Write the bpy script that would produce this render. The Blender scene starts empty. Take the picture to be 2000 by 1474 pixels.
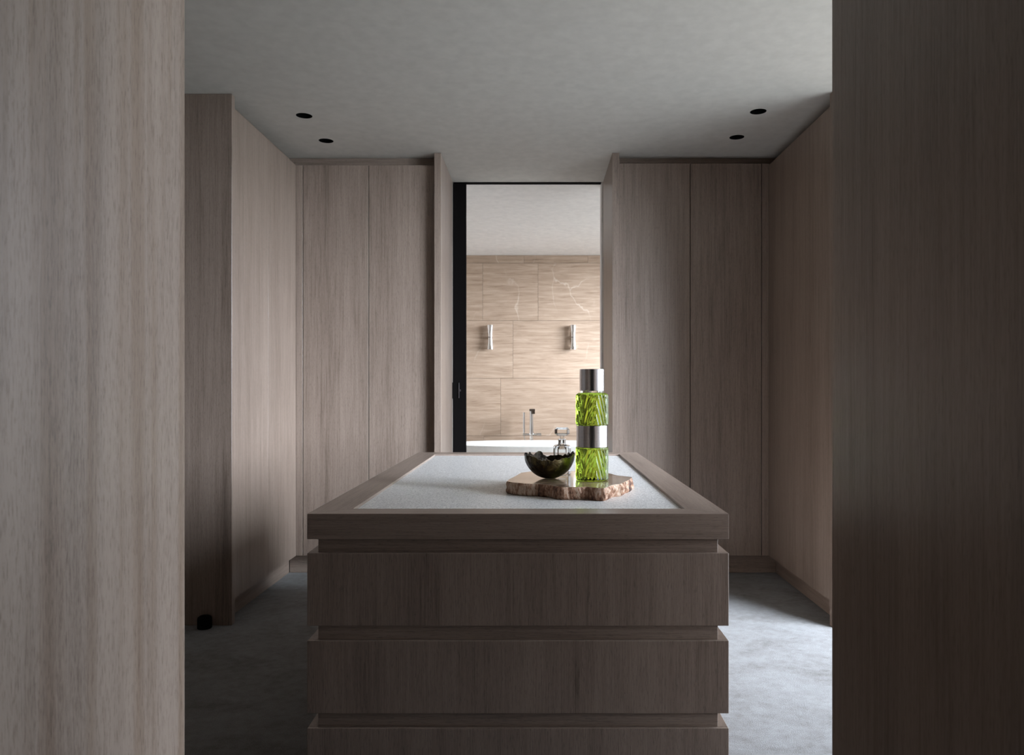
import bpy, bmesh, math, random
from mathutils import Vector, noise
random.seed(7)
S = bpy.context.scene
COL = S.collection

# ------------------------------------------------------------------ camera
EYE, CEIL, F = 1.26, 2.80, 1480.0
VX, VY = 1050.0, 754.0                     # vanishing point in the 2000x1474 frame
cam_d = bpy.data.cameras.new('camera'); cam = bpy.data.objects.new('camera', cam_d); COL.objects.link(cam)
cam.location = (0, 0, EYE); cam.rotation_euler = (math.pi / 2, 0, 0)
cam_d.sensor_width = 36; cam_d.lens = F / 2000 * 36
cam_d.shift_x = (1000 - VX) / 2000; cam_d.shift_y = (VY - 737) / 2000
cam_d.clip_start = 0.05
cam_d.dof.use_dof = True; cam_d.dof.focus_distance = 2.8; cam_d.dof.aperture_fstop = 9
S.camera = cam

# ------------------------------------------------------------------ sky and exposure
W = bpy.data.worlds.new('overcast_sky'); S.world = W; W.use_nodes = True
bg = W.node_tree.nodes['Background']
bg.inputs[0].default_value = (0.79, 0.88, 1.0, 1); bg.inputs[1].default_value = 8.5
S.view_settings.view_transform = 'Standard'; S.view_settings.look = 'None'
S.view_settings.gamma = 1; S.view_settings.use_curve_mapping = False
S.view_settings.exposure = 0.05

WINX = 2.6
BWX = 2.3
WIN_A = (1.40, 3.90, 0.04, 2.78)           # y0, y1, z0, z1 : tall garden window of the dressing room
WIN_C = (6.00, 8.30, 1.35, 2.76)           # bathroom window
def portal(win, x, name):
    y0, y1, z0, z1 = win
    d = bpy.data.lights.new(name, 'AREA'); d.shape = 'RECTANGLE'; d.size = z1 - z0; d.size_y = y1 - y0
    d.cycles.is_portal = True
    o = bpy.data.objects.new(name, d); COL.objects.link(o)
    o.location = (x + .02, (y0 + y1) / 2, (z0 + z1) / 2); o.rotation_euler = (0, math.pi / 2, 0)
portal(WIN_A, WINX, 'window_right_offscreen'); portal(WIN_C, BWX, 'window_bathroom_offscreen')
sun_d = bpy.data.lights.new('hazy_sun_offscreen', 'SUN'); sun_d.energy = 24.0; sun_d.angle = math.radians(46); sun_d.color = (.80, .89, 1.0)
sun = bpy.data.objects.new('hazy_sun_offscreen', sun_d); COL.objects.link(sun)
sun.rotation_euler = Vector((-.79, .62, -.27)).to_track_quat('-Z', 'Y').to_euler(); sun.location = (12, -5, 5)

# ------------------------------------------------------------------ materials
def newmat(name):
    m = bpy.data.materials.new(name); m.use_nodes = True
    nt = m.node_tree; b = nt.nodes['Principled BSDF']
    return m, nt, b
def N(nt, t, **kw):
    n = nt.nodes.new(t)
    for k, v in kw.items(): setattr(n, k, v)
    return n
def noise_n(nt, vec, scale, detail=2, rough=.5, dist=0.0):
    n = N(nt, 'ShaderNodeTexNoise'); n.inputs['Scale'].default_value = scale
    n.inputs['Detail'].default_value = detail; n.inputs['Roughness'].default_value = rough
    n.inputs['Distortion'].default_value = dist
    nt.links.new(vec, n.inputs['Vector']); return n.outputs['Fac']
def math_n(nt, op, a, b=None, c=None):
    n = N(nt, 'ShaderNodeMath', operation=op)
    for i, v in enumerate((a, b, c)):
        if v is None: continue
        if isinstance(v, (int, float)): n.inputs[i].default_value = v
        else: nt.links.new(v, n.inputs[i])
    return n.outputs[0]
def ramp(nt, fac, stops):
    r = N(nt, 'ShaderNodeValToRGB')
    e = r.color_ramp.elements
    while len(e) < len(stops): e.new(0.5)
    for el, (p, c) in zip(e, stops):
        el.position = p; el.color = (c[0], c[1], c[2], 1) if not isinstance(c, (int, float)) else (c, c, c, 1)
    nt.links.new(fac, r.inputs[0]); return r.outputs[0]
def mix(nt, a, b, fac, mode='MIX'):
    m = N(nt, 'ShaderNodeMix', data_type='RGBA', blend_type=mode)
    for sock, v in ((m.inputs[6], a), (m.inputs[7], b), (m.inputs[0], fac)):
        if isinstance(v, (tuple, list)): sock.default_value = (*v[:3], 1)
        elif isinstance(v, (int, float)): sock.default_value = v
        else: nt.links.new(v, sock)
    return m.outputs[2]
def bump(nt, b, h, strength, dist):
    n = N(nt, 'ShaderNodeBump'); n.inputs['Strength'].default_value = strength; n.inputs['Distance'].default_value = dist
    nt.links.new(h, n.inputs['Height']); nt.links.new(n.outputs[0], b.inputs['Normal'])
def coords(nt, scale=(1, 1, 1), rnd=True):
    tc = N(nt, 'ShaderNodeTexCoord'); v = tc.outputs['Object']
    if rnd:
        oi = N(nt, 'ShaderNodeObjectInfo')
        k = math_n(nt, 'MULTIPLY', oi.outputs['Random'], 37.0)
        a = N(nt, 'ShaderNodeVectorMath', operation='ADD'); nt.links.new(v, a.inputs[0]); nt.links.new(k, a.inputs[1]); v = a.outputs[0]
    m = N(nt, 'ShaderNodeVectorMath', operation='MULTIPLY'); m.inputs[1].default_value = scale
    nt.links.new(v, m.inputs[0]); return m.outputs[0]

def wood(name, axis, light=(.287, .222, .182), mid=(.222, .168, .135), dark=(.112, .080, .062), weather=0.0):
    """straight-grained smoked oak veneer, grain running along axis"""
    m, nt, b = newmat(name)
    def sc(k): return tuple(k if 'xyz'[i] == axis else 1.0 for i in range(3))
    band = noise_n(nt, coords(nt, sc(.03)), 7.0, 3, .55, .3)
    med = noise_n(nt, coords(nt, sc(.02)), 55.0, 4, .6, .15)
    fine = noise_n(nt, coords(nt, sc(.018)), 330.0, 3, .65)
    pore = noise_n(nt, coords(nt, sc(.07)), 620.0, 2, .6)
    wav = noise_n(nt, coords(nt, sc(.09)), 24.0, 3, .55, .6)
    s = math_n(nt, 'MULTIPLY', band, .22)
    s = math_n(nt, 'MULTIPLY_ADD', wav, .14, s)
    s = math_n(nt, 'MULTIPLY_ADD', med, .24, s)
    s = math_n(nt, 'MULTIPLY_ADD', fine, .40, s)
    col = ramp(nt, s, [(.34, dark), (.45, mid), (.56, light), (.66, tuple(min(1, c * 1.12) for c in light))])
    pr = ramp(nt, pore, [(.33, .42), (.45, 1.0)])
    col = mix(nt, col, pr, .55, 'MULTIPLY')
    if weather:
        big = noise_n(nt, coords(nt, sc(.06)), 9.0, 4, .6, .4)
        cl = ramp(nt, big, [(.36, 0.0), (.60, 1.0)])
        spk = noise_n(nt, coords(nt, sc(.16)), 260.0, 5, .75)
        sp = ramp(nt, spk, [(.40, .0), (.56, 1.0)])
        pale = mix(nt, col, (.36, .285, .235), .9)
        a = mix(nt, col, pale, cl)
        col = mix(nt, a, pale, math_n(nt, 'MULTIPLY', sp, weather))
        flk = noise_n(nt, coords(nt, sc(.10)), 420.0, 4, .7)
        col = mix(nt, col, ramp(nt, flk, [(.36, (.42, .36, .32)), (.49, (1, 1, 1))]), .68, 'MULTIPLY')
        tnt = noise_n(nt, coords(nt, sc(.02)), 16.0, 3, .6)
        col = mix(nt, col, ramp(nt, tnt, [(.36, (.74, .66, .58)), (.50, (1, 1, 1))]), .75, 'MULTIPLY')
    nt.links.new(col, b.inputs['Base Color'])
    b.inputs['Roughness'].default_value = .37; b.inputs['Specular IOR Level'].default_value = .5
    bump(nt, b, math_n(nt, 'ADD', fine, math_n(nt, 'MULTIPLY', pore, .5)), .12, .002)
    return m
WV = wood('smoked_oak_vertical', 'z')
WHX = wood('smoked_oak_along_x', 'x')
WHY = wood('smoked_oak_along_y', 'y')
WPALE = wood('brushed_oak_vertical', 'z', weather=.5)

def plain(name, c, rough=.5, metal=0.0, spec=.5):
    m, nt, b = newmat(name)
    n = noise_n(nt, coords(nt), 18.0, 4)
    k = ramp(nt, n, [(.3, tuple(x * .94 for x in c)), (.7, tuple(min(1, x * 1.04) for x in c))])
    nt.links.new(k, b.inputs['Base Color'])
    b.inputs['Roughness'].default_value = rough; b.inputs['Metallic'].default_value = metal; b.inputs['Specular IOR Level'].default_value = spec
    return m
PAINT = plain('greige_ceiling_paint', (.60, .58, .54), .9, 0, .1)
WHITE = plain('white_plaster', (.84, .81, .78), .85, 0, .1)
BLACK = plain('black_bronze', (.007, .006, .006), .9, 0, .04)
BLACKM = plain('matte_black', (.006, .006, .006), .85, 0, .05)
CHROME = plain('polished_chrome', (.82, .81, .80), .06, 1.0)
NICKEL = plain('polished_nickel', (.74, .70, .66), .12, 1.0)
STEEL = plain('dark_steel', (.16, .15, .16), .35, 1.0)
TUBM = plain('white_tub_stone', (.80, .78, .74), .3, 0, .4)
GRASS = plain('outdoor_terrace_stone', (.34, .34, .31), .9)
SILVER, nt, b = newmat('brushed_silver')
n = noise_n(nt, coords(nt, (1, 1, 25)), 40.0, 4, .6)
nt.links.new(ramp(nt, n, [(.3, (.66, .66, .68)), (.7, (.84, .84, .86))]), b.inputs['Base Color'])
b.inputs['Metallic'].default_value = 1; b.inputs['Roughness'].default_value = .2

CARPET, nt, b = newmat('cut_pile_carpet')
v = coords(nt, (1, 1, 1), False)
big = noise_n(nt, coords(nt, (1, 1.6, 1), False), 2.6, 5, .6, .8)
sm = noise_n(nt, v, 26.0, 3, .6)
fi = noise_n(nt, v, 240.0, 4, .8)
s = math_n(nt, 'MULTIPLY', big, .30); s = math_n(nt, 'MULTIPLY_ADD', sm, .22, s); s = math_n(nt, 'MULTIPLY_ADD', fi, .48, s)
nt.links.new(ramp(nt, s, [(.36, (.12, .109, .102)), (.46, (.205, .199, .196)), (.57, (.285, .286, .29))]), b.inputs['Base Color'])
b.inputs['Roughness'].default_value = .95; b.inputs['Specular IOR Level'].default_value = .05
b.inputs['Sheen Weight'].default_value = .15
bump(nt, b, math_n(nt, 'MULTIPLY_ADD', fi, .9, math_n(nt, 'MULTIPLY', big, 1.2)), .7, .012)

INSET, nt, b = newmat('grey_linen_inlay')
f1 = noise_n(nt, coords(nt, (.35, 1, 1), False), 300.0, 2, .6)
f2 = noise_n(nt, coords(nt, (1, .35, 1), False), 300.0, 2, .6)
f3 = noise_n(nt, coords(nt, (1, 1, 1), False), 160.0, 3, .7)
s = math_n(nt, 'MULTIPLY', math_n(nt, 'ADD', f1, f2), .35); s = math_n(nt, 'MULTIPLY_ADD', f3, .3, s)
nt.links.new(ramp(nt, s, [(.38, (.34, .335, .33)), (.5, (.70, .69, .68)), (.60, (.90, .89, .88))]), b.inputs['Base Color'])
b.inputs['Roughness'].default_value = .40; b.inputs['Specular IOR Level'].default_value = .6
bump(nt, b, s, .25, .002)

TILE, nt, b = newmat('veined_limestone')
v = coords(nt, (1, 1, 11.0))
st = noise_n(nt, v, 2.6, 6, .62, .6); st2 = noise_n(nt, coords(nt, (1, 1, 22)), 5.0, 5, .65, .4)
s = math_n(nt, 'MULTIPLY_ADD', st2, .45, math_n(nt, 'MULTIPLY', st, .55))
col = ramp(nt, s, [(.32, (.19, .122, .08)), (.42, (.315, .22, .153)), (.52, (.385, .278, .2)), (.64, (.46, .345, .255))])
vo = N(nt, 'ShaderNodeTexVoronoi', feature='DISTANCE_TO_EDGE'); vo.inputs['Scale'].default_value = 1.5
wp = N(nt, 'ShaderNodeTexNoise'); wp.inputs['Scale'].default_value = 3.0; wp.inputs['Detail'].default_value = 4
cv = coords(nt, (1, 1, .55)); nt.links.new(cv, wp.inputs['Vector'])
ad = N(nt, 'ShaderNodeVectorMath', operation='MULTIPLY_ADD'); nt.links.new(wp.outputs['Color'], ad.inputs[0]); ad.inputs[1].default_value = (.25, .25, .25); nt.links.new(cv, ad.inputs[2])
nt.links.new(ad.outputs[0], vo.inputs['Vector'])
vein = ramp(nt, vo.outputs['Distance'], [(.0, 1.0), (.007, 0.0)])
msk = ramp(nt, noise_n(nt, cv, 2.2, 2), [(.50, 0.0), (.60, 1.0)])
col = mix(nt, col, (.72, .62, .52), math_n(nt, 'MULTIPLY', math_n(nt, 'MULTIPLY', vein, msk), .35))
nt.links.new(col, b.inputs['Base Color']); b.inputs['Roughness'].default_value = .5
GROUT = plain('brown_grout', (.20, .15, .11), .9)

# ------------------------------------------------------------------ builders
def link(o, parent=None):
    COL.objects.link(o)
    if parent is not None: o.parent = parent
    return o
def origin(parent):
    p = Vector((0, 0, 0))
    while parent is not None: p += parent.location; parent = parent.parent
    return p
def thing(name, label, cat, loc, group=None):
    o = bpy.data.objects.new(name, None); COL.objects.link(o); o.location = loc; o.empty_display_size = .1
    tag(o, label, cat, group); return o
def tag(o, label, cat, group=None):
    o['label'] = label; o['category'] = cat
    if group: o['group'] = group
    return o
def struct(o, label=None):
    o['kind'] = 'structure'
    if label: o['label'] = label
    return o
def obj(name, bm, mat, parent=None, loc=(0, 0, 0), smooth=False):
    """bm is in coordinates local to loc (loc is a world position)"""
    bmesh.ops.recalc_face_normals(bm, faces=bm.faces)
    me = bpy.data.meshes.new(name); bm.to_mesh(me); bm.free()
    for mm in (mat if isinstance(mat, (list, tuple)) else [mat]): me.materials.append(mm)
    if smooth:
        for p in me.polygons: p.use_smooth = True
        if smooth is not True: me.set_sharp_from_angle(angle=math.radians(smooth))
    o = bpy.data.objects.new(name, me); link(o, parent); o.location = Vector(loc) - origin(parent); return o
def bm_box(bm, x0, x1, y0, y1, z0, z1):
    vs = [bm.verts.new((x, y, z)) for x in (x0, x1) for y in (y0, y1) for z in (z0, z1)]
    for f in ((0, 1, 3, 2), (4, 6, 7, 5), (0, 4, 5, 1), (2, 3, 7, 6), (0, 2, 6, 4), (1, 5, 7, 3)):
        bm.faces.new([vs[i] for i in f])
def box(name, x0, x1, y0, y1, z0, z1, mat, parent=None, bev=.0012):
    c = Vector(((x0 + x1) / 2, (y0 + y1) / 2, (z0 + z1) / 2))
    bm = bmesh.new(); bm_box(bm, x0 - c.x, x1 - c.x, y0 - c.y, y1 - c.y, z0 - c.z, z1 - c.z)
    if bev: bmesh.ops.bevel(bm, geom=bm.edges[:], offset=bev, segments=1, affect='EDGES')
    return obj(name, bm, mat, parent, c)
def prism(name, pts, z0, z1, mat, parent=None, bev=0):
    c = Vector((sum(p[0] for p in pts) / len(pts), sum(p[1] for p in pts) / len(pts), (z0 + z1) / 2))
    bm = bmesh.new()
    a = [bm.verts.new((p[0] - c.x, p[1] - c.y, z0 - c.z)) for p in pts]; t = [bm.verts.new((p[0] - c.x, p[1] - c.y, z1 - c.z)) for p in pts]
    bm.faces.new(a); bm.faces.new(t)
    for i in range(len(pts)): j = (i + 1) % len(pts); bm.faces.new((a[i], a[j], t[j], t[i]))
    if bev: bmesh.ops.bevel(bm, geom=bm.edges[:], offset=bev, segments=1, affect='EDGES')
    return obj(name, bm, mat, parent, c)
def lathe(bm, prof, n=48, rfun=None, axis='z', off=(0, 0, 0)):
    """closed surface of revolution; prof = [(r, z)], ends on the axis are capped"""
    rings = []
    def P(r, t, z):
        x, y = r * math.cos(t), r * math.sin(t)
        p = {'z': (x, y, z), 'x': (z, x, y), 'y': (x, z, y)}[axis]
        return (p[0] + off[0], p[1] + off[1], p[2] + off[2])
    for r, z in prof:
        if r < 1e-6: rings.append([bm.verts.new(P(0, 0, z))])
        else:
            ring = []
            for i in range(n):
                t = 2 * math.pi * i / n; ring.append(bm.verts.new(P(rfun(r, t, z) if rfun else r, t, z)))
            rings.append(ring)
    for a, c in zip(rings, rings[1:]):
        for i in range(n):
            j = (i + 1) % n
            if len(a) == 1 and len(c) == 1: continue
            if len(a) == 1: bm.faces.new((a[0], c[i], c[j]))
            elif len(c) == 1: bm.faces.new((a[i], a[j], c[0]))
            else: bm.faces.new((a[i], a[j], c[j], c[i]))
def tube(bm, pts, r, n=14):
    pts = [Vector(p) for p in pts]; rings = []
    for i, p in enumerate(pts):
        d = (pts[min(i + 1, len(pts) - 1)] - pts[max(i - 1, 0)]).normalized()
        u = d.orthogonal().normalized() if not rings else (uprev - d * uprev.dot(d)).normalized()
        uprev = u; w = d.cross(u)
        rings.append([bm.verts.new(p + (u * math.cos(2 * math.pi * k / n) + w * math.sin(2 * math.pi * k / n)) * r) for k in range(n)])
    for a, c in zip(rings, rings[1:]):
        for k in range(n): bm.faces.new((a[k], a[(k + 1) % n], c[(k + 1) % n], c[k]))
    bm.faces.new(rings[0]); bm.faces.new(rings[-1])
def at(x, y, z):
    """point on the horizontal plane z seen at photo pixel (x, y)"""
    Y = F * (EYE - z) / (y - VY); return Vector(((x - VX) * Y / F, Y, z))

# ------------------------------------------------------------------ the setting
XL, XR, YB, YP, YE = -2.9, WINX, -3.0, 5.69, 8.92
struct(box('floor', XL - .2, XR + .2, YB - .2, 5.80, -.10, 0, CARPET, None, 0), 'pale grey cut-pile carpet')
struct(box('floor_bathroom', XL - .2, XR + .2, 5.80, YE + .2, -.10, 0, WHITE, None, 0), 'pale stone floor of the bathroom')
# ceiling with four real openings for the downlights
LIGHTS = [(-1.330, 4.317), (-1.328, 4.758), (1.238, 4.252), (1.233, 4.690)]
bm = bmesh.new()
def loop(pts):
    vs = [bm.verts.new(p) for p in pts]
    return [bm.edges.new((vs[i], vs[(i + 1) % len(vs)])) for i in range(len(vs))]
ed = loop([(XL - .2, YB - .2, CEIL), (XR + .2, YB - .2, CEIL), (XR + .2, YP + .055, CEIL), (XL - .2, YP + .055, CEIL)])
LR = .0455
for lx, ly in LIGHTS:
    ed += loop([(lx + LR * math.cos(2 * math.pi * i / 40), ly + LR * math.sin(2 * math.pi * i / 40), CEIL) for i in range(40)])
bmesh.ops.triangle_fill(bm, edges=ed, use_beauty=True, use_dissolve=False)
ceil = struct(obj('ceiling', bm, PAINT), 'matt greige painted ceiling')
sol = ceil.modifiers.new('thickness', 'SOLIDIFY'); sol.thickness = .14; sol.offset = 0
struct(box('ceiling_bathroom', XL - .2, XR + .2, YP + .055, YE + .2, CEIL, CEIL + .14, WHITE, None, 0), 'white bathroom ceiling')
# keep the underside at CEIL
sol.offset = 1 if ceil.data.polygons[0].normal.z > 0 else -1

def wall_with_window(name, x0, x1, ya, yb, wins, mat):
    bm = bmesh.new(); ys = ya
    for (y0, y1, z0, z1) in sorted(wins):
        bm_box(bm, x0, x1, ys, y0, 0, CEIL); bm_box(bm, x0, x1, y0, y1, 0, z0); bm_box(bm, x0, x1, y0, y1, z1, CEIL); ys = y1
    bm_box(bm, x0, x1, ys, yb, 0, CEIL)
    return struct(obj(name, bm, mat))
wall_with_window('wall_right', XR, XR + .2, YB - .2, 5.80, [WIN_A], WV)
wall_with_window('wall_right_bathroom', BWX, BWX + .2, 5.85, YE, [WIN_C], WHITE)
struct(box('wall_left', XL - .2, XL, YB - .2, YE + .2, 0, CEIL, WV, None, 0))
struct(box('wall_left_bathroom', -2.3, -2.1, 5.85, YE, 0, CEIL, WHITE, None, 0))
struct(box('wall_front', XL, XR, YB - .2, YB, 0, CEIL, WV, None, 0))
wb = struct(box('wall_back', XL - .2, XR + .2, YE, YE + .2, 0, CEIL, GROUT, None, 0), 'limestone tiled wall behind the bath')
for k, (win, x, nm) in enumerate(((WIN_A, XR, 1), (WIN_C, BWX, 2))):
    y0, y1, z0, z1 = win; t = .045
    bm = bmesh.new()
    for a in ((y0, y0 + t, z0, z1), (y1 - t, y1, z0, z1), (y0 + t, y1 - t, z0, z0 + t), (y0 + t, y1 - t, z1 - t, z1)):
        bm_box(bm, x + .06, x + .13, *a)
    for j in range(1, nm):
        yc = y0 + (y1 - y0) * j / nm; bm_box(bm, x + .07, x + .12, yc - t / 2, yc + t / 2, z0 + t, z1 - t)
    struct(obj('window_%d' % (k + 1), bm, BLACK))
struct(box('ground', XR + .2, XR + 30, -20, 30, -.35, -.12, GRASS, None, 0), 'terrace outside the windows')
# bathroom partition, a hollow wall that takes the sliding door leaf
for nm, x0, x1, y0, y1 in (('wall_partition_left', XL, -.640, YP, YP + .025), ('wall_partition_left_inner', XL, -.620, YP + .085, YP + .16),
                           ('wall_partition_right', .500, XR, YP, YP + .16)):
    struct(box(nm, x0, x1, y0, y1, 0, CEIL, WHITE, None, 0))
struct(box('trim_1', .482, .4995, YP + .03, YP + .16, 0, CEIL, WHITE, None, .001))
struct(box('trim_2', -.635, .480, YP + .030, YP + .080, CEIL - .006, CEIL - .0005, BLACK, None, .001))
# timber-lined piers of the opening the camera looks through
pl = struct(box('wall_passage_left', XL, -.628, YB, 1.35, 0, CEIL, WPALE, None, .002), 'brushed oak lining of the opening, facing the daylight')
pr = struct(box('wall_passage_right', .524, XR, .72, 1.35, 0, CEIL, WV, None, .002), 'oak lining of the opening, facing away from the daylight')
struct(box('wall_return_left', XL, -2.23, 3.99, YP, 0, CEIL, WV, None, 0))
struct(box('wall_return_right', 2.16, XR, 3.955, YP, 0, CEIL, WV, None, 0))

# limestone tiles on the back wall, each a piece
def px_x(x, Y): return (x - VX) * Y / F
rows = [(0, .677, [945]), (.677, 1.354, [978]), (1.354, 2.031, [1002]), (2.031, 2.708, [943, 1051]), (2.708, 2.80, [1023.6, 1148])]
rg = random.Random(3)
for z0, z1, js in rows:
    xs = [px_x(j, YE) for j in js]
    while xs[0] > -2.1: xs.insert(0, xs[0] - rg.uniform(.85, 1.25))
    while xs[-1] < BWX: xs.append(xs[-1] + rg.uniform(1.0, 1.3))
    xs[0] = -2.1; xs[-1] = BWX
    for a, c in zip(xs, xs[1:]):
        box('tile', a + .0014, c - .0014, YE - .012, YE, z0 + .0014, z1 - .0014, TILE, wb, .0008)

# ------------------------------------------------------------------ downlights
dl_lab = ['recessed black downlight by the sunlit wardrobe, farther from the bathroom',
          'recessed black downlight by the sunlit wardrobe, nearer the bathroom',
          'recessed black downlight by the shaded wardrobe, farther from the bathroom',
          'recessed black downlight by the shaded wardrobe, nearer the bathroom']
bm = bmesh.new(); lathe(bm, [(.0450, 0), (.0450, .075), (0, .075), (0, .0735), (.0435, .0735), (.0435, .0005), (.0450, 0)], 40)
can = None
for (lx, ly), lab in zip(LIGHTS, dl_lab):
    t = thing('ceiling_downlight', lab, 'downlight', (lx, ly, CEIL), 'recessed ceiling downlights')
    if can is None:
        can = obj('can', bm, BLACKM, t, (lx, ly, CEIL), 30)
        bm = bmesh.new(); lathe(bm, [(.0432, .030), (.0432, .034), (.026, .034), (.026, .030), (.0432, .030)], 40); baf = obj('baffle', bm, BLACKM, t, (lx, ly, CEIL), 30)
        bm = bmesh.new(); lathe(bm, [(0, .045), (.024, .048), (.024, .0730), (0, .0730)], 32); lens = obj('lamp', bm, STEEL, t, (lx, ly, CEIL), 30)
    else:
        for p in (can, baf, lens):
            c = p.copy(); COL.objects.link(c); c.parent = t

# ------------------------------------------------------------------ wardrobes
DT, DB = 2.735, .128                       # door top and bottom
YD, YR = 5.06, 5.12                        # door plane, recessed plinth plane
LX, RX = -1.614, 1.544                     # door planes of the two side wardrobes
GAP = .0022
# back, left
t = thing('wardrobe', 'two-door oak wardrobe beside the black sliding door', 'wardrobe', (-1.15, YD, 0), 'built-in oak wardrobes')
for a, c in ((-1.567, -1.128), (-1.128, -.684)): box('door', a + GAP, c - GAP, YD, YD + .022, DB, DT, WV, t)
box('filler_strip', LX + .0008, -1.567 - GAP, YD, YD + .022, DB, DT, WV, t)
box('carcass', LX + .024, -.684, YD + .025, YP - .004, DB, DT, WV, t, 0)
box('plinth', -1.676, -.684, YR, YR + .02, 0.001, DB - .001, WHX, t)
box('top_scribe', -1.676, -.684, YR, YR + .02, DT + .001, CEIL - .001, WHX, t)
box('end_panel', -.682, -.638, 5.0, YP - .002, .001, CEIL - .001, WV, t)
# back, right
t = thing('wardrobe', 'two-door oak wardrobe with a strip of daylight behind the green bottle', 'wardrobe', (1.05, YD, 0), 'built-in oak wardrobes')
for a, c in ((.543, 1.019), (1.019, 1.496)): box('door', a + GAP, c - GAP, YD, YD + .022, DB, DT + .012, WV, t)
box('filler_strip', 1.496 + GAP, RX - .0008, YD, YD + .022, DB, DT + .012, WV, t)
box('carcass', .541, RX - .024, YD + .025, YP - .004, DB, DT, WV, t, 0)
box('plinth', .541, 1.610, YR, YR + .02, .001, DB - .001, WHX, t)
box('top_scribe', .541, 1.610, YR, YR + .02, DT + .013, CEIL - .001, WHX, t)
box('end_panel', .493, .539, 5.0, YP - .002, .001, CEIL - .001, WV, t)
# side wardrobes
for sgn, X, y0, lab, far in ((-1, LX, 3.99, 'daylit oak wardrobe side run with the island shadow across its foot', -2.226),
                             (1, RX, 3.955, 'shaded oak wardrobe side run opposite the daylit one', 2.156)):
    def bx(name, xa, xb, *r, m=WV, bev=.0012):
        xa, xb = X + sgn * xa, X + sgn * xb
        return box(name, min(xa, xb), max(xa, xb), *r, m, t, bev)
    t = thing('wardrobe', lab, 'wardrobe', (X + sgn * .3, y0, 0), 'built-in oak wardrobes')
    D = abs(far - X)
    bx('end_panel', -.004, D, y0, y0 + .040, .001, CEIL - .001)
    ym = 4.54
    bx('door', 0, .022, y0 + .041, ym - .0006, DB, DT, bev=.0004); bx('door', 0, .022, ym + .0006, YD + .022, DB, DT, bev=.0004)
    bx('carcass', .025, D, y0 + .041, YP - .004, DB, DT, bev=0)
    bx('plinth', .064, .084, y0 + .041, YR - .001, .001, DB - .001, m=WHY)
    bx('top_scribe', .064, .084, y0 + .041, YR - .001, DT + .001, CEIL - .001, m=WHY)

# ------------------------------------------------------------------ sliding bathroom door
t = thing('sliding_door', 'black sliding door mostly pocketed beside the bathroom opening', 'door', (-1.0, YP + .055, 0))
box('door_leaf', -1.55, -.541, YP + .036, YP + .074, .006, CEIL - .008, BLACK, t, .002)
hz = 1.228
pl_ = box('pull_plate', -.606, -.585, YP + .0335, YP + .036, hz - .062, hz + .062, BLACKM, t, .0008)
box('pull_bar', -.598, -.589, YP + .026, YP + .0335, hz - .058, hz + .058, STEEL, t, .001)
bm = bmesh.new(); lathe(bm, [(0, -.007), (.008, -.006), (.008, .005), (0, .006)], 20, axis='y'); obj('lock_knob', bm, STEEL, t, (-.587, YP + .027, hz), 40)
tag(box('strike_plate', -.6378, -.6345, YP - .03, YP - .006, hz - .06, hz + .06, BLACK, None, .0006), 'small black strike plate on the oak end panel', 'strike plate')

# ------------------------------------------------------------------ island
IX0, IX1, IY0, IY1, IZ = -.651, .540, 2.14, 4.13, .90
t = thing('island_cabinet', 'oak dressing island with stacked drawers and a grey linen inlaid top', 'island', ((IX0 + IX1) / 2, (IY0 + IY1) / 2, 0))
ST = .072
nx0, nx1, ny0, ny1 = IX0 + .109, IX1 - .107, IY0 + .089, IY1 - .12
prism('top_rail', [(IX0, IY0), (IX1, IY0), (nx1, ny0), (nx0, ny0)], IZ - ST, IZ, WHX, t, .0008)
prism('top_rail', [(IX1, IY1), (IX0, IY1), (nx0, ny1), (nx1, ny1)], IZ - ST, IZ, WHX, t, .0008)
prism('top_rail', [(IX0, IY1), (IX0, IY0), (nx0, ny0), (nx0, ny1)], IZ - ST, IZ, WHY, t, .0008)
prism('top_rail', [(IX1, IY0), (IX1, IY1), (nx1, ny1), (nx1, ny0)], IZ - ST, IZ, WHY, t, .0008)
INZ = IZ - .008
box('inlay', nx0 + .0005, nx1 - .0005, ny0 + .0005, ny1 - .0005, IZ - ST + .002, INZ, INSET, t, 0)
DS, DFR = .028, .012
box('core', IX0 + DS, IX1 - DS, IY0 + DFR, IY1 - DFR, .0885, IZ - ST - .0005, WHX, t, .001)
box('plinth', IX0 + DS + .03, IX1 - DS - .03, IY0 + .06, IY1 - .06, .001, .0880, WHX, t, .001)
for k in range(3):
    z1 = .7886 - k * .2473; z0 = z1 - .2053
    box('drawer_front', IX0, IX1, IY0, IY0 + DFR - .0005, z0, z1, WV, t, .0012)
    box('drawer_front', IX0, IX1, IY1 - DFR + .0005, IY1, z0, z1, WV, t, .0012)
    for xa, xb in ((IX0, IX0 + DS - .0005), (IX1 - DS + .0005, IX1)):
        ym = (IY0 + IY1) / 2
        for ya, yb in ((IY0 + DFR, ym - .001), (ym + .001, IY1 - DFR)): box('side_panel', xa, xb, ya, yb, z0, z1, WV, t, .0012)

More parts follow.
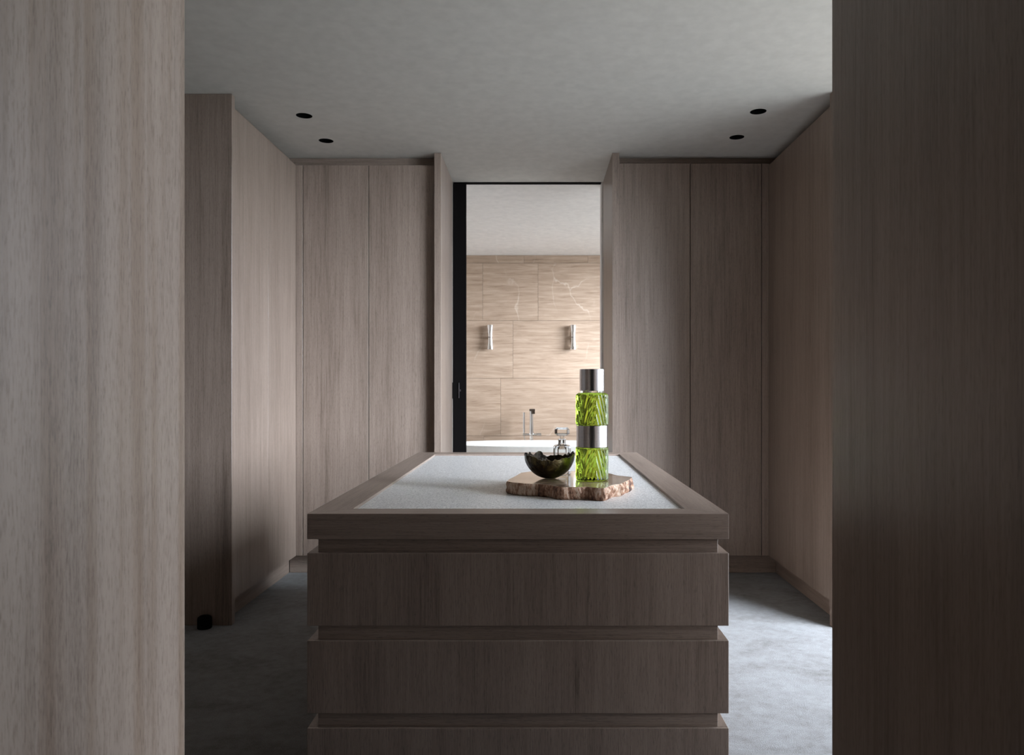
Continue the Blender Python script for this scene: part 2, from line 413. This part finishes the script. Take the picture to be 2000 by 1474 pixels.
# ------------------------------------------------------------------ petrified wood slab
TH = .042; TZ = INZ + TH
PTOP, nt, b = newmat('polished_petrified_wood')
v = coords(nt, (1, 1, 1), False)
a1 = noise_n(nt, v, 9.0, 6, .6, 1.4); a2 = noise_n(nt, v, 38.0, 5, .65, .8)
s = math_n(nt, 'MULTIPLY_ADD', a2, .4, math_n(nt, 'MULTIPLY', a1, .6))
nt.links.new(ramp(nt, s, [(.36, (.06, .03, .02)), (.44, (.22, .125, .08)), (.52, (.40, .29, .205)), (.62, (.55, .45, .34))]), b.inputs['Base Color'])
b.inputs['Roughness'].default_value = .12; b.inputs['Coat Weight'].default_value = .5; b.inputs['Coat Roughness'].default_value = .05
PSIDE, nt, b = newmat('rough_petrified_bark')
v = coords(nt, (1, 1, .35), False)
a1 = noise_n(nt, v, 22.0, 6, .65, .8); a2 = noise_n(nt, v, 130.0, 5, .7)
s = math_n(nt, 'MULTIPLY_ADD', a2, .45, math_n(nt, 'MULTIPLY', a1, .55))
nt.links.new(ramp(nt, s, [(.36, (.018, .010, .008)), (.43, (.12, .05, .028)), (.50, (.34, .18, .105)), (.57, (.62, .47, .36))]), b.inputs['Base Color'])
b.inputs['Roughness'].default_value = .75; bump(nt, b, s, .8, .006)
cr = [(88, 1186), (110, 1168), (180, 1132), (225, 1106), (320, 1094), (440, 1100), (560, 1088), (700, 1092), (830, 1085), (960, 1096), (1040, 1110), (1130, 1132), (1262, 1146),
      (1238, 1172), (1190, 1192), (1150, 1212), (1095, 1217), (1052, 1231), (1004, 1250), (935, 1248), (880, 1243), (838, 1237), (760, 1240), (680, 1240), (600, 1240), (545, 1233), (490, 1220), (380, 1212), (250, 1207), (150, 1198)]
outl = [at(970 + x / 4.753, 690 + y / 4.753, TZ) for x, y in cr]
pts = []
for i, p in enumerate(outl):
    q = outl[(i + 1) % len(outl)]; n_ = max(2, int((q - p).length / .006))
    for k in range(n_): pts.append(p.lerp(q, k / n_))
cen = Vector((.10, 2.66, TZ))
def jit(p, z, amp):
    d = Vector((p.x - cen.x, p.y - cen.y, 0)).normalized()
    v = noise.noise(Vector((p.x * 38, p.y * 38, z * 14))) + .8 * noise.noise(Vector((p.x * 120, p.y * 120, z * 40)))
    if p.x > .20: v *= 1.7
    return Vector((p.x, p.y, 0)) + d * v * amp
slab = thing('petrified_wood_slab', 'brown petrified wood slab with a rough bark edge lying on the inlaid top', 'wood slab', (cen.x, cen.y, INZ))
lv = [(.0, -.004, .004), (.005, .001, .006), (.011, .003, .007), (.017, .001, .008), (.024, .002, .008), (.031, .003, .006), (.037, .001, .003), (.0410, -.0015, .001)]
def rim(h, off, amp):
    out = []
    for p in pts:
        d = Vector((p.x - cen.x, p.y - cen.y, 0)).normalized(); q = jit(p, h, amp) + d * off
        out.append((q.x - cen.x, q.y - cen.y, h))
    return out
bm = bmesh.new(); rings = [[bm.verts.new(c) for c in rim(*l)] for l in lv]
for a, c in zip(rings, rings[1:]):
    for i in range(len(a)): j = (i + 1) % len(a); bm.faces.new((a[i], a[j], c[j], c[i]))
bm.faces.new(rings[0]); bm.faces.new(rings[-1])
obj('bark_edge', bm, PSIDE, slab, (cen.x, cen.y, INZ), 50)
bm = bmesh.new(); rings = [[bm.verts.new(c) for c in rim(h, o_, a_)] for h, o_, a_ in ((.0411, -.0018, .001), (.042, -.0024, .001))]
for i in range(len(pts)): j = (i + 1) % len(pts); bm.faces.new((rings[0][i], rings[0][j], rings[1][j], rings[1][i]))
bm.faces.new(rings[0]); bm.faces.new(rings[1])
obj('polished_top', bm, PTOP, slab, (cen.x, cen.y, INZ))

# ------------------------------------------------------------------ green glass bottle
GREEN, nt, b = newmat('green_glass')
b.inputs['Base Color'].default_value = (.52, .78, .08, 1); b.inputs['Transmission Weight'].default_value = 1
b.inputs['Roughness'].default_value = .015; b.inputs['IOR'].default_value = 1.38
n = noise_n(nt, coords(nt), 14.0, 2)
nt.links.new(ramp(nt, n, [(.3, (.40, .60, .05)), (.7, (.48, .67, .075))]), b.inputs['Base Color'])
CLEAR, nt, b = newmat('clear_crystal')
b.inputs['Transmission Weight'].default_value = 1; b.inputs['Roughness'].default_value = .005; b.inputs['IOR'].default_value = 1.46
nt.links.new(ramp(nt, noise_n(nt, coords(nt), 5.0, 1), [(.3, (.95, .96, .95)), (.7, (.98, .98, .98))]), b.inputs['Base Color'])
bc = Vector((.189, 2.632, TZ))
bot = thing('glass_bottle', 'tall green chevron-cut glass bottle with silver band and cap', 'bottle', bc)
BR = .0570
def chevron(z0, z1, axis0):
    L = z1 - z0
    def rf(r, th, z):
        if r < BR * .86: return r
        sec = 2 * math.pi / 4; d = (th - axis0 + sec / 2) % sec - sec / 2
        s_ = math.sqrt((d * BR) ** 2 + .0008 ** 2)
        ph = (s_ + (z - z0) * .28) / .0135
        e = min(1, (z - z0) / .006, (z1 - z) / .010)
        tri = abs((ph % 1) - .5) * 2
        return r - max(0, e) * .0027 * (tri ** 1.2)
    return rf
def section(z0, z1, shoulder, foot):
    pr = [(0, z0), (BR - .012, z0), (BR - .004, z0 + .0012), (BR - .0006, z0 + .0045)] if foot else [(0, z0), (BR - .003, z0), (BR - .0006, z0 + .0025)]
    za = pr[-1][1]; zb = z1 - (.013 if shoulder else .003)
    for k in range(1, 64): pr.append((BR, za + (zb - za) * k / 63))
    if shoulder: pr += [(BR - .001, z1 - .0085), (BR - .0045, z1 - .004), (BR - .011, z1 - .0006), (.040, z1), (0, z1)]
    else: pr += [(BR - .0008, z1 - .001), (BR - .003, z1), (0, z1)]
    return pr
AX = -math.pi / 2 + .18
for z0, z1, sh, ft in ((0, .1155, False, True), (.1915, .304, True, False)):
    bm = bmesh.new(); lathe(bm, section(z0, z1, sh, ft), 420, chevron(z0, z1, AX))
    obj('glass_body', bm, GREEN, bot, bc, 60)
bm = bmesh.new(); lathe(bm, [(0, .1158), (.0530, .1158), (.0541, .1166), (.0541, .1902), (.0530, .1912), (0, .1912)], 96); obj('silver_band', bm, SILVER, bot, bc, 40)
bm = bmesh.new(); lathe(bm, [(0, .3042), (.039, .3042), (.039, .3095), (0, .3095)], 64); obj('neck', bm, CLEAR, bot, bc, 40)
bm = bmesh.new(); lathe(bm, [(0, .3098), (.0422, .3098), (.0428, .3104), (.0428, .3842), (.0420, .3850), (0, .3850)], 96); obj('silver_cap', bm, SILVER, bot, bc, 40)

# ------------------------------------------------------------------ bronze bowl
BRONZE, nt, b = newmat('dark_olive_bronze')
v = coords(nt); a1 = noise_n(nt, v, 30.0, 6, .65, 1.0); a2 = noise_n(nt, v, 9.0, 3)
nt.links.new(ramp(nt, math_n(nt, 'MULTIPLY_ADD', a1, .5, math_n(nt, 'MULTIPLY', a2, .5)), [(.40, (.010, .007, .005)), (.52, (.026, .018, .010)), (.66, (.17, .13, .05))]), b.inputs['Base Color'])
b.inputs['Metallic'].default_value = .8; b.inputs['Roughness'].default_value = .24
bump(nt, b, a1, .8, .008)
wc = Vector((.042, 2.682, TZ)); RB, HB = .089, .083
NB, KB = 120, 16
bm = bmesh.new()
def bowl_pt(th, u, inner):
    # u 0 bottom centre .. 1 rim
    top = 1 + .02 + .105 * math.cos(2 * th) + .22 * math.exp(-((th - 2.0) / .16) ** 2) + .07 * noise.noise(Vector((math.cos(th) * 2.2, math.sin(th) * 2.2, 3))) + .11 * noise.noise(Vector((math.cos(th) * 6, math.sin(th) * 6, 9))) + .05 * noise.noise(Vector((math.cos(th) * 17, math.sin(th) * 17, 4)))
    ang = u * math.pi / 2 * .97
    r = RB * (math.sin(ang) ** .92); z = HB * (1 - math.cos(ang)) ** .93 * (1 + (top - 1) * u ** 4)
    if inner: r = max(0, r - .0055); z = z + .0055 * (1 - u)
    r *= 1 + .03 * noise.noise(Vector((math.cos(th) * 2, math.sin(th) * 2, z * 25 + 5))) * min(1, u * 2)
    r *= 1 + .05 * max(0, u - .75) * 4 * noise.noise(Vector((math.cos(th) * 5, math.sin(th) * 5, 1)))
    return (r * math.cos(th), r * math.sin(th), max(z - .0006, 0 if not inner else .004))
def ringp(u, inner): return [bm.verts.new(bowl_pt(2 * math.pi * i / NB, u, inner)) for i in range(NB)]
seq = [ringp(.12 + .88 * k / KB, False) for k in range(KB + 1)] + [ringp(.12 + .88 * (1 - k / KB), True) for k in range(KB + 1)]
for a, c in zip(seq, seq[1:]):
    for i in range(NB): j = (i + 1) % NB; bm.faces.new((a[i], a[j], c[j], c[i]))
bm.faces.new(seq[0]); bm.faces.new(seq[-1])
tag(obj('bronze_bowl', bm, BRONZE, None, wc, 70), 'dark olive bronze bowl with a ragged rim on the petrified slab', 'bowl')

# ------------------------------------------------------------------ crystal decanter
dc = Vector((.0905, 2.812, TZ))
dec = thing('perfume_decanter', 'small clear crystal perfume decanter with faceted stopper behind the bowl', 'decanter', dc)
def octo(w, ch): return [(w - ch, -w), (w, -w + ch), (w, w - ch), (w - ch, w), (-w + ch, w), (-w, w - ch), (-w, -w + ch), (-w + ch, -w)]
def loft(bm, levels):
    rs = [[bm.verts.new((x, y, z)) for x, y in octo(w, ch)] for w, ch, z in levels]
    for a, c in zip(rs, rs[1:]):
        for i in range(8): j = (i + 1) % 8; bm.faces.new((a[i], a[j], c[j], c[i]))
    bm.faces.new(rs[0]); bm.faces.new(rs[-1])
bm = bmesh.new(); loft(bm, [(.029, .009, .0005), (.032, .009, .004), (.032, .009, .098), (.029, .009, .106), (.015, .006, .110)])
loft(bm, [(.016, .004, .016), (.017, .004, .020), (.017, .004, .094), (.010, .003, .100)])
obj('body', bm, CLEAR, dec, dc)
bm = bmesh.new(); lathe(bm, [(0, .1102), (.015, .1102), (.0135, .114), (.0135, .128), (.016, .131), (0, .131)], 12); obj('neck', bm, CLEAR, dec, dc)
bm = bmesh.new(); loft(bm, [(.006, .002, .1312), (.009, .003, .1425), (.019, .006, .1440), (.027, .009, .151), (.027, .009, .166), (.020, .007, .174)]); obj('stopper', bm, CLEAR, dec, dc)

# ------------------------------------------------------------------ door stop
bm = bmesh.new(); lathe(bm, [(0, 0), (.034, 0), (.036, .003), (.036, .048), (.033, .058), (.024, .064), (.010, .066), (0, .066)], 40)
tag(obj('door_stop', bm, BLACKM, None, (-1.735, 3.948, .0005), 40), 'black rounded door stop on the carpet against the wardrobe end', 'door stop')

# ------------------------------------------------------------------ bathroom fittings
TY, TRZ = 8.12, .65
tub = thing('bathtub', 'white oval freestanding bathtub under the limestone wall', 'bathtub', (-.02, TY, 0))
def oval(bm, lv, n=96, e=2.3):
    rs = []
    for a, c_, z in lv:
        r = []
        for i in range(n):
            th = 2 * math.pi * i / n; c, s_ = math.cos(th), math.sin(th)
            r.append(bm.verts.new((a * math.copysign(abs(c) ** (2 / e), c), c_ * math.copysign(abs(s_) ** (2 / e), s_), z)))
        rs.append(r)
    for p, q in zip(rs, rs[1:]):
        for i in range(n): j = (i + 1) % n; bm.faces.new((p[i], p[j], q[j], q[i]))
    bm.faces.new(rs[0]); bm.faces.new(rs[-1])
bm = bmesh.new()
oval(bm, [(.70, .29, .001), (.74, .32, .02), (.79, .37, .20), (.85, .42, .45), (.895, .455, .63), (.90, .46, .645), (.895, .455, .65), (.868, .43, .65), (.86, .422, .64), (.82, .39, .45), (.76, .34, .22), (.68, .27, .13), (.5, .18, .11)])
obj('shell', bm, TUBM, tub, (-.02, TY, 0), 40)
bm = bmesh.new(); lathe(bm, [(0, .1102), (.03, .1102), (.028, .115), (0, .116)], 24); obj('drain', bm, CHROME, tub, (-.02, TY, 0), 40)
# tub filler standing behind the tub
FY = 8.66
def fx(x): return (x - VX) * FY / F
def fz(y): return EYE - (y - VY) * FY / F
tf = thing('tub_filler', 'chrome floor-standing bath mixer with slim hand shower behind the tub', 'tap', (fx(1038), FY, 0))
o0 = (fx(1038), FY, 0)
bm = bmesh.new(); tube(bm, [(0, 0, .002), (0, 0, fz(851))], .024, 20); lathe(bm, [(0, .0005), (.06, .0005), (.06, .010), (.03, .014), (0, .014)], 32); obj('stand_pipe', bm, CHROME, tf, o0, 40)
z8 = fz(848)
bm = bmesh.new(); tube(bm, [(fx(1021) - o0[0], 0, z8), (fx(1048) - o0[0], 0, z8)], .014, 20); tube(bm, [(fx(1048.2) - o0[0], 0, z8), (fx(1057) - o0[0], 0, z8)], .023, 20); obj('mixer_body', bm, CHROME, tf, o0, 40)
bm = bmesh.new(); tube(bm, [(0, -.004, z8 - .010), (0, -.004, fz(823))], .026, 24); tube(bm, [(0, -.004, fz(823)), (0, -.004, fz(802))], .023, 24); obj('column', bm, CHROME, tf, o0, 30)
bm = bmesh.new(); bm_box(bm, -.022, .042, -.19, .022, fz(802) + .001, fz(797.5)); bmesh.ops.bevel(bm, geom=bm.edges[:], offset=.004, segments=2, affect='EDGES'); bm_box(bm, .004, .040, -.186, -.150, fz(802) - .030, fz(802) + .0008); obj('spout', bm, CHROME, tf, o0, 30)
bm = bmesh.new(); bm_box(bm, -.008, .016, -.045, -.0285, fz(857), fz(850)); bmesh.ops.bevel(bm, geom=bm.edges[:], offset=.003, segments=2, affect='EDGES'); obj('lever', bm, CHROME, tf, o0, 30)
hx = fx(1023.5) - o0[0]
bm = bmesh.new(); tube(bm, [(hx, -.02, z8 + .016), (hx, -.02, fz(805))], .0125, 18); obj('hand_shower', bm, CHROME, tf, o0, 40)
bm = bmesh.new(); tube(bm, [(hx, -.02, z8 - .015)] + [(hx + .03 * math.sin(k / 12 * 3.14), -.02 - .01 * k / 12, z8 - .015 - .55 * k / 12) for k in range(1, 13)], .006, 10); obj('hose', bm, NICKEL, tf, o0, 40)
# sconces
SY = YE - .0125
proto = None
for xc, lab in ((957.5, 'chrome hourglass wall sconce on limestone, nearer the black sliding door'), (1119.5, 'chrome hourglass wall sconce on limestone, farther from the black sliding door')):
    X = px_x(xc, YE - .06); zc = EYE + (VY - 658.5) * (YE - .06) / F
    o0 = (X, SY, zc); t = thing('wall_sconce', lab, 'sconce', o0, 'chrome wall sconces over the bath')
    if proto is None:
        H, R0, R1 = .141, .040, .027
        bm = bmesh.new()
        pr = [(R1 + (R0 - R1) * (k / 12) ** 1.6, .004 + (H - .004) * k / 12) for k in range(13)]
        lathe(bm, [(0, .004)] + pr + [(R0 - .004, H), (R1 - .004, .03), (0, .03)], 48, off=(0, -.062, 0)); up = obj('upper_shade', bm, NICKEL, t, o0, 40)
        bm = bmesh.new(); lathe(bm, [(0, -.004)] + [(r, -z) for r, z in pr] + [(R0 - .004, -H), (R1 - .004, -.03), (0, -.03)], 48, off=(0, -.062, 0)); lo = obj('lower_shade', bm, NICKEL, t, o0, 40)
        bm = bmesh.new(); lathe(bm, [(0, -.0038), (R1 - .002, -.0038), (R1 - .002, .0038), (0, .0038)], 40, off=(0, -.062, 0)); ml = obj('collar', bm, STEEL, t, o0, 40)
        bm = bmesh.new(); bm_box(bm, -.022, .022, -.008, -.0005, -.07, .07); bm_box(bm, -.010, .010, -.037, -.008, -.02, .02); bmesh.ops.bevel(bm, geom=bm.edges[:], offset=.0015, segments=1, affect='EDGES'); bp = obj('wall_bracket', bm, NICKEL, t, o0, 30)
        proto = (up, lo, ml, bp)
    else:
        for p in proto: c = p.copy(); COL.objects.link(c); c.parent = t
